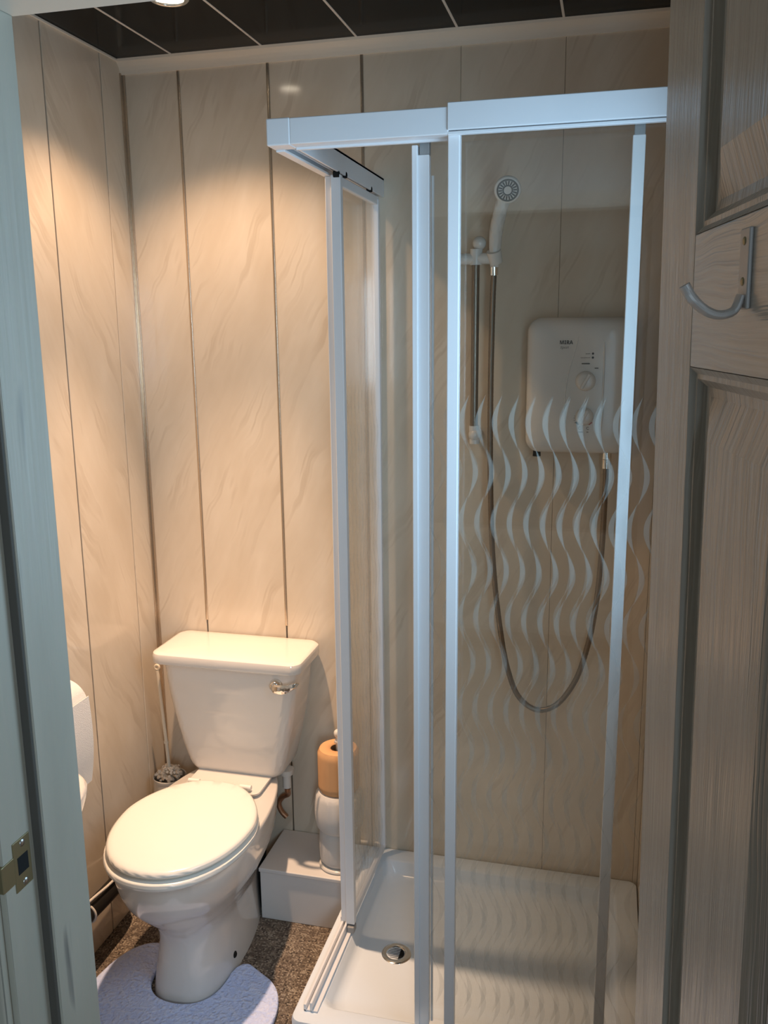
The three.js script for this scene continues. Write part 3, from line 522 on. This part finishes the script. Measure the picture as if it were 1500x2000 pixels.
// ───────────────────────── electric shower, rail, handset, hose ─────────────────────────
{ const t = thing('electric_shower', 'white electric shower unit with two dials on the shower wall', 'shower unit', [1.2, 1.486, 0]);
  const ring = (hw, hh, r, z) => ringRect(-hw, hw, -hh, hh, r, z).map(([x, y, zz]) => [x, zz, y]);
  const prof = [[0.121, 0.158, 0], [0.125, 0.162, 0.004], [0.126, 0.163, 0.03], [0.1255, 0.1625, 0.05], [0.123, 0.160, 0.063], [0.117, 0.154, 0.073], [0.106, 0.143, 0.0795], [0.08, 0.117, 0.083], [0.03, 0.06, 0.0845]];
  part('case', loft(prof.map(([w, h, z]) => ring(w, h, Math.min(0.034, w * 0.9), z)), 0.9), M.whitePlastic, t);
  // curved step between the two halves of the cover
  part('cover_seam', tube([[0.002, 0.150, 0.0735], [-0.003, 0.12, 0.0815], [-0.012, 0.08, 0.0835], [-0.025, 0.03, 0.0845], [-0.031, -0.02, 0.0845], [-0.030, -0.08, 0.0835], [-0.022, -0.12, 0.0815], [-0.016, -0.148, 0.0745]], 0.0014, 60, 8), M.whitePlastic, t);
  part('raised_edge', tube([[0.052, 0.148, 0.0738], [0.056, 0.10, 0.082], [0.057, 0, 0.084], [0.056, -0.10, 0.082], [0.05, -0.148, 0.0738]], 0.0022, 40, 8), M.whitePlastic, t);
  const dial = (y, r) => { const g = lathe([[0, 0.016], [r * 0.6, 0.0155], [r * 0.84, 0.012], [r, 0.004], [r, 0]], 40); g.rotateX(Math.PI / 2); const d = part('dial', g, M.whitePlastic, t, [0.016, y, 0.0835]); part('grip', box(-r * 0.16, r * 0.16, -r * 0.86, r * 0.86, 0.012, 0.021, 0.003), M.whitePlastic, d).rotation.z = -0.5; return d; };
  dial(0.014, 0.0235); dial(-0.070, 0.0215);
  const plane = (w, h, x, y, z, m, name, label) => part(name, new THREE.PlaneGeometry(w, h), m, t, [x, y, z], label);
  plane(0.05, 0.03, -0.034, 0.098, 0.0844, print(256, 154, (c, w, h) => { c.fillStyle = '#2a2826'; c.font = 'bold 62px sans-serif'; c.textAlign = 'center'; c.fillText('MIRA', w * 0.54, 66); c.fillStyle = '#6b6762'; c.font = 'italic 40px serif'; c.fillText('Sport', w * 0.46, 118); }), 'logo_print');
  plane(0.062, 0.05, 0.018, 0.064, 0.0862, print(320, 256, (c, w, h) => {
    c.fillStyle = '#55524d'; c.font = '20px sans-serif'; c.textAlign = 'right'; c.fillText('power', 196, 62); c.fillText('low pressure', 196, 110); c.fillStyle = '#1c1b1a';
    for (const [y] of [[55], [103]]) { c.beginPath(); c.arc(226, y, 13, 0, 7); c.fill(); }
    c.fillStyle = '#55524d'; c.fillRect(96, 168, 96, 14); c.fillRect(252, 224, 44, 10); }), 'indicator_print');
  plane(0.066, 0.05, 0.017, -0.085, 0.0862, print(330, 250, (c, w, h) => {
    c.strokeStyle = '#1a1816'; c.lineWidth = 20; c.beginPath(); c.moveTo(62, 118); c.lineTo(98, 146); c.stroke();
    c.strokeStyle = '#a8402e'; c.beginPath(); c.moveTo(250, 116); c.lineTo(212, 146); c.stroke();
    c.fillStyle = '#6a665f'; c.font = '18px sans-serif'; for (let i = 0; i < 9; i++) { const a = 2.75 + i * 0.26; c.beginPath(); c.arc(160 + 118 * Math.cos(a), 84 + 118 * Math.sin(a) * 0.9, 5, 0, 7); c.fill(); }
    c.strokeStyle = '#7a766f'; c.lineWidth = 6; for (const x of [110, 206]) { c.beginPath(); c.arc(x, 190, 15, 0.5, 5.5); c.stroke(); }
    c.fillStyle = '#5c5852'; c.fillRect(96, 232, 54, 9); c.fillRect(190, 232, 24, 9); }), 'temperature_print');
  part('cable_gland', cyl(0.009, 0.010, 0.018, 20).translate(-0.098, -0.166, 0.036), M.black, t, null, 'dark stub under the case');
  part('outlet', cyl(0.011, 0.012, 0.016, 20).translate(0.072, -0.168, 0.05), M.chrome, t);
}
{ const t = thing('riser_rail', 'metal shower riser rail with white brackets on the shower wall', 'shower rail', [0.945, 0, 0]);
  part('rail', between([0, 1.36, 0.045], [0, 1.80, 0.045], 0.0095), M.dullMetal, t);
  part('bracket', merge([between([0.002, 1.362, 0.001], [0.002, 1.362, 0.05], 0.014), new THREE.SphereGeometry(0.0155, 20, 14).translate(0.002, 1.362, 0.048), between([0.002, 1.34, 0.045], [0, 1.385, 0.045], 0.013)]), M.whitePlastic, t);
  const s = part('slider', merge([between([-0.04, 1.79, 0.045], [0.058, 1.79, 0.045], 0.0135), between([0, 1.79, 0], [0, 1.79, 0.04], 0.011), between([0, 1.775, 0.045], [0, 1.812, 0.045], 0.0145)]), M.whitePlastic, t);
  part('adjust_knob', merge([new THREE.SphereGeometry(0.0165, 20, 14).translate(0.008, 1.826, 0.045), between([0.006, 1.8, 0.045], [0.008, 1.82, 0.045], 0.009)]), M.whitePlastic, s);
  part('cradle', between([0.049, 1.780, 0.046], [0.045, 1.806, 0.06], 0.016, 0.0175), M.whitePlastic, s); }
{ const t = thing('shower_handset', 'white shower handset with round grey spray face on the riser rail', 'shower handset');
  part('handle', (() => { const P = new THREE.CatmullRomCurve3([V(0.991, 1.7705, 0.048), V(0.992, 1.81, 0.055), V(0.996, 1.85, 0.068), V(1.006, 1.89, 0.082), V(1.018, 1.925, 0.094)]); const r = []; for (let i = 0; i <= 24; i++) { const k = i / 24, p = P.getPoint(k), R = 0.0105 + 0.005 * k + 0.003 * Math.sin(k * 3.1); const ring = []; for (let j = 0; j < 20; j++) { const a = j / 20 * 6.2832; ring.push([p.x + R * Math.cos(a), p.y + 0.3 * R * Math.sin(a), p.z - R * Math.sin(a) * 0.9]); } r.push(ring); } return loft(r, 1); })(), M.whitePlastic, t);
  const h = part('head', (() => { const g = lathe([[0, -0.022], [0.014, -0.021], [0.025, -0.014], [0.0305, -0.004], [0.031, 0.003], [0.029, 0.006], [0.0265, 0.0065], [0, 0.0065]], 40); g.rotateX(Math.PI / 2); return g; })(), M.whitePlastic, t, [1.026, 1.937, 0.108]);
  h.rotation.set(0.42, 0.12, 0);
  part('spray_face', (() => { const gs = [new THREE.TorusGeometry(0.0235, 0.002, 8, 40).translate(0, 0, 0.0068), new THREE.TorusGeometry(0.0105, 0.0016, 8, 32).translate(0, 0, 0.0068)]; for (let i = 0; i < 18; i++) { const a = i / 18 * 6.2832; gs.push(between([0.0125 * Math.cos(a), 0.0125 * Math.sin(a), 0.0068], [0.021 * Math.cos(a), 0.021 * Math.sin(a), 0.0068], 0.0015, 0.0019, 8)); } return merge(gs); })(), M.greyDark, h, null, 'dark grey spray ring');
}
{ const t = thing('shower_hose', 'bright ribbed metal shower hose looping down below the shower unit', 'hose');
  const pts = [[0.990, 1.765, 0.047], [0.988, 1.70, 0.047], [0.986, 1.5, 0.048], [0.989, 1.25, 0.05], [0.998, 1.05, 0.05], [1.016, 0.885, 0.05], [1.042, 0.745, 0.05], [1.075, 0.668, 0.052], [1.120, 0.640, 0.054], [1.165, 0.655, 0.055], [1.214, 0.725, 0.055], [1.245, 0.83, 0.053], [1.262, 0.95, 0.052], [1.270, 1.10, 0.05], [1.272, 1.300, 0.05]];
  const c = new THREE.CatmullRomCurve3(pts.map(p => V(...p)), false, 'centripetal'), L = c.getLength(), n = 380, g = new THREE.TubeGeometry(c, n, 0.0072, 10, false);
  const fr = c.getSpacedPoints(n), p = g.attributes.position; for (let i = 0; i <= n; i++) for (let j = 0; j <= 10; j++) { const k = i * 11 + j, s = i % 2 ? 0.93 : 1.04, q = c.getPointAt(i / n); p.setXYZ(k, q.x + (p.getX(k) - q.x) * s, q.y + (p.getY(k) - q.y) * s, q.z + (p.getZ(k) - q.z) * s); }
  g.computeVertexNormals(); part('hose', g, M.dullMetal, t);
  part('nut', between([0.990, 1.750, 0.047], [0.990, 1.7695, 0.048], 0.0105), M.chrome, t); part('nut', between([1.272, 1.287, 0.05], [1.272, 1.3085, 0.05], 0.0115), M.chrome, t); }

// ───────────────────────── coat hook on the open door ─────────────────────────
{ const t = thing('coat_hook', 'small grey metal coat hook screwed to the open panelled door', 'coat hook');
  t.position.copy(door.position); t.quaternion.copy(door.quaternion);
  const y = 1.658 - 1.63;
  part('plate', box(0.2170, 0.2325, y - 0.022, y + 0.0185, 0, 0.0022, 0.001), M.alu, t);
  part('hook_arm', (() => { const P = new THREE.CatmullRomCurve3([V(0.2258, y - 0.015, 0.003), V(0.2256, y - 0.0225, 0.006), V(0.225, y - 0.0245, 0.013), V(0.2245, y - 0.022, 0.020), V(0.224, y - 0.0155, 0.027), V(0.2238, y - 0.009, 0.031)]); const r = []; for (let i = 0; i <= 20; i++) { const k = i / 20, p = P.getPoint(k), tg = P.getTangent(k), w = 0.0046 - 0.0006 * k, h = 0.0021 + 0.0008 * k; const nn = V(0, tg.z, -tg.y).normalize(); const ring = []; for (let j = 0; j < 14; j++) { const a = j / 14 * 6.2832; ring.push([p.x + w * Math.cos(a), p.y + nn.y * h * Math.sin(a), p.z + nn.z * h * Math.sin(a)]); } r.push(ring); } return loft(r, 1); })(), M.alu, t);
  for (const dy of [0.012, -0.008]) { const g = new THREE.SphereGeometry(0.0022, 16, 8); g.scale(1.3, 1, 0.4); part('screw', g, M.brass, t, [0.2248, y + dy, 0.0022]); } }

renderer.render(scene, camera);
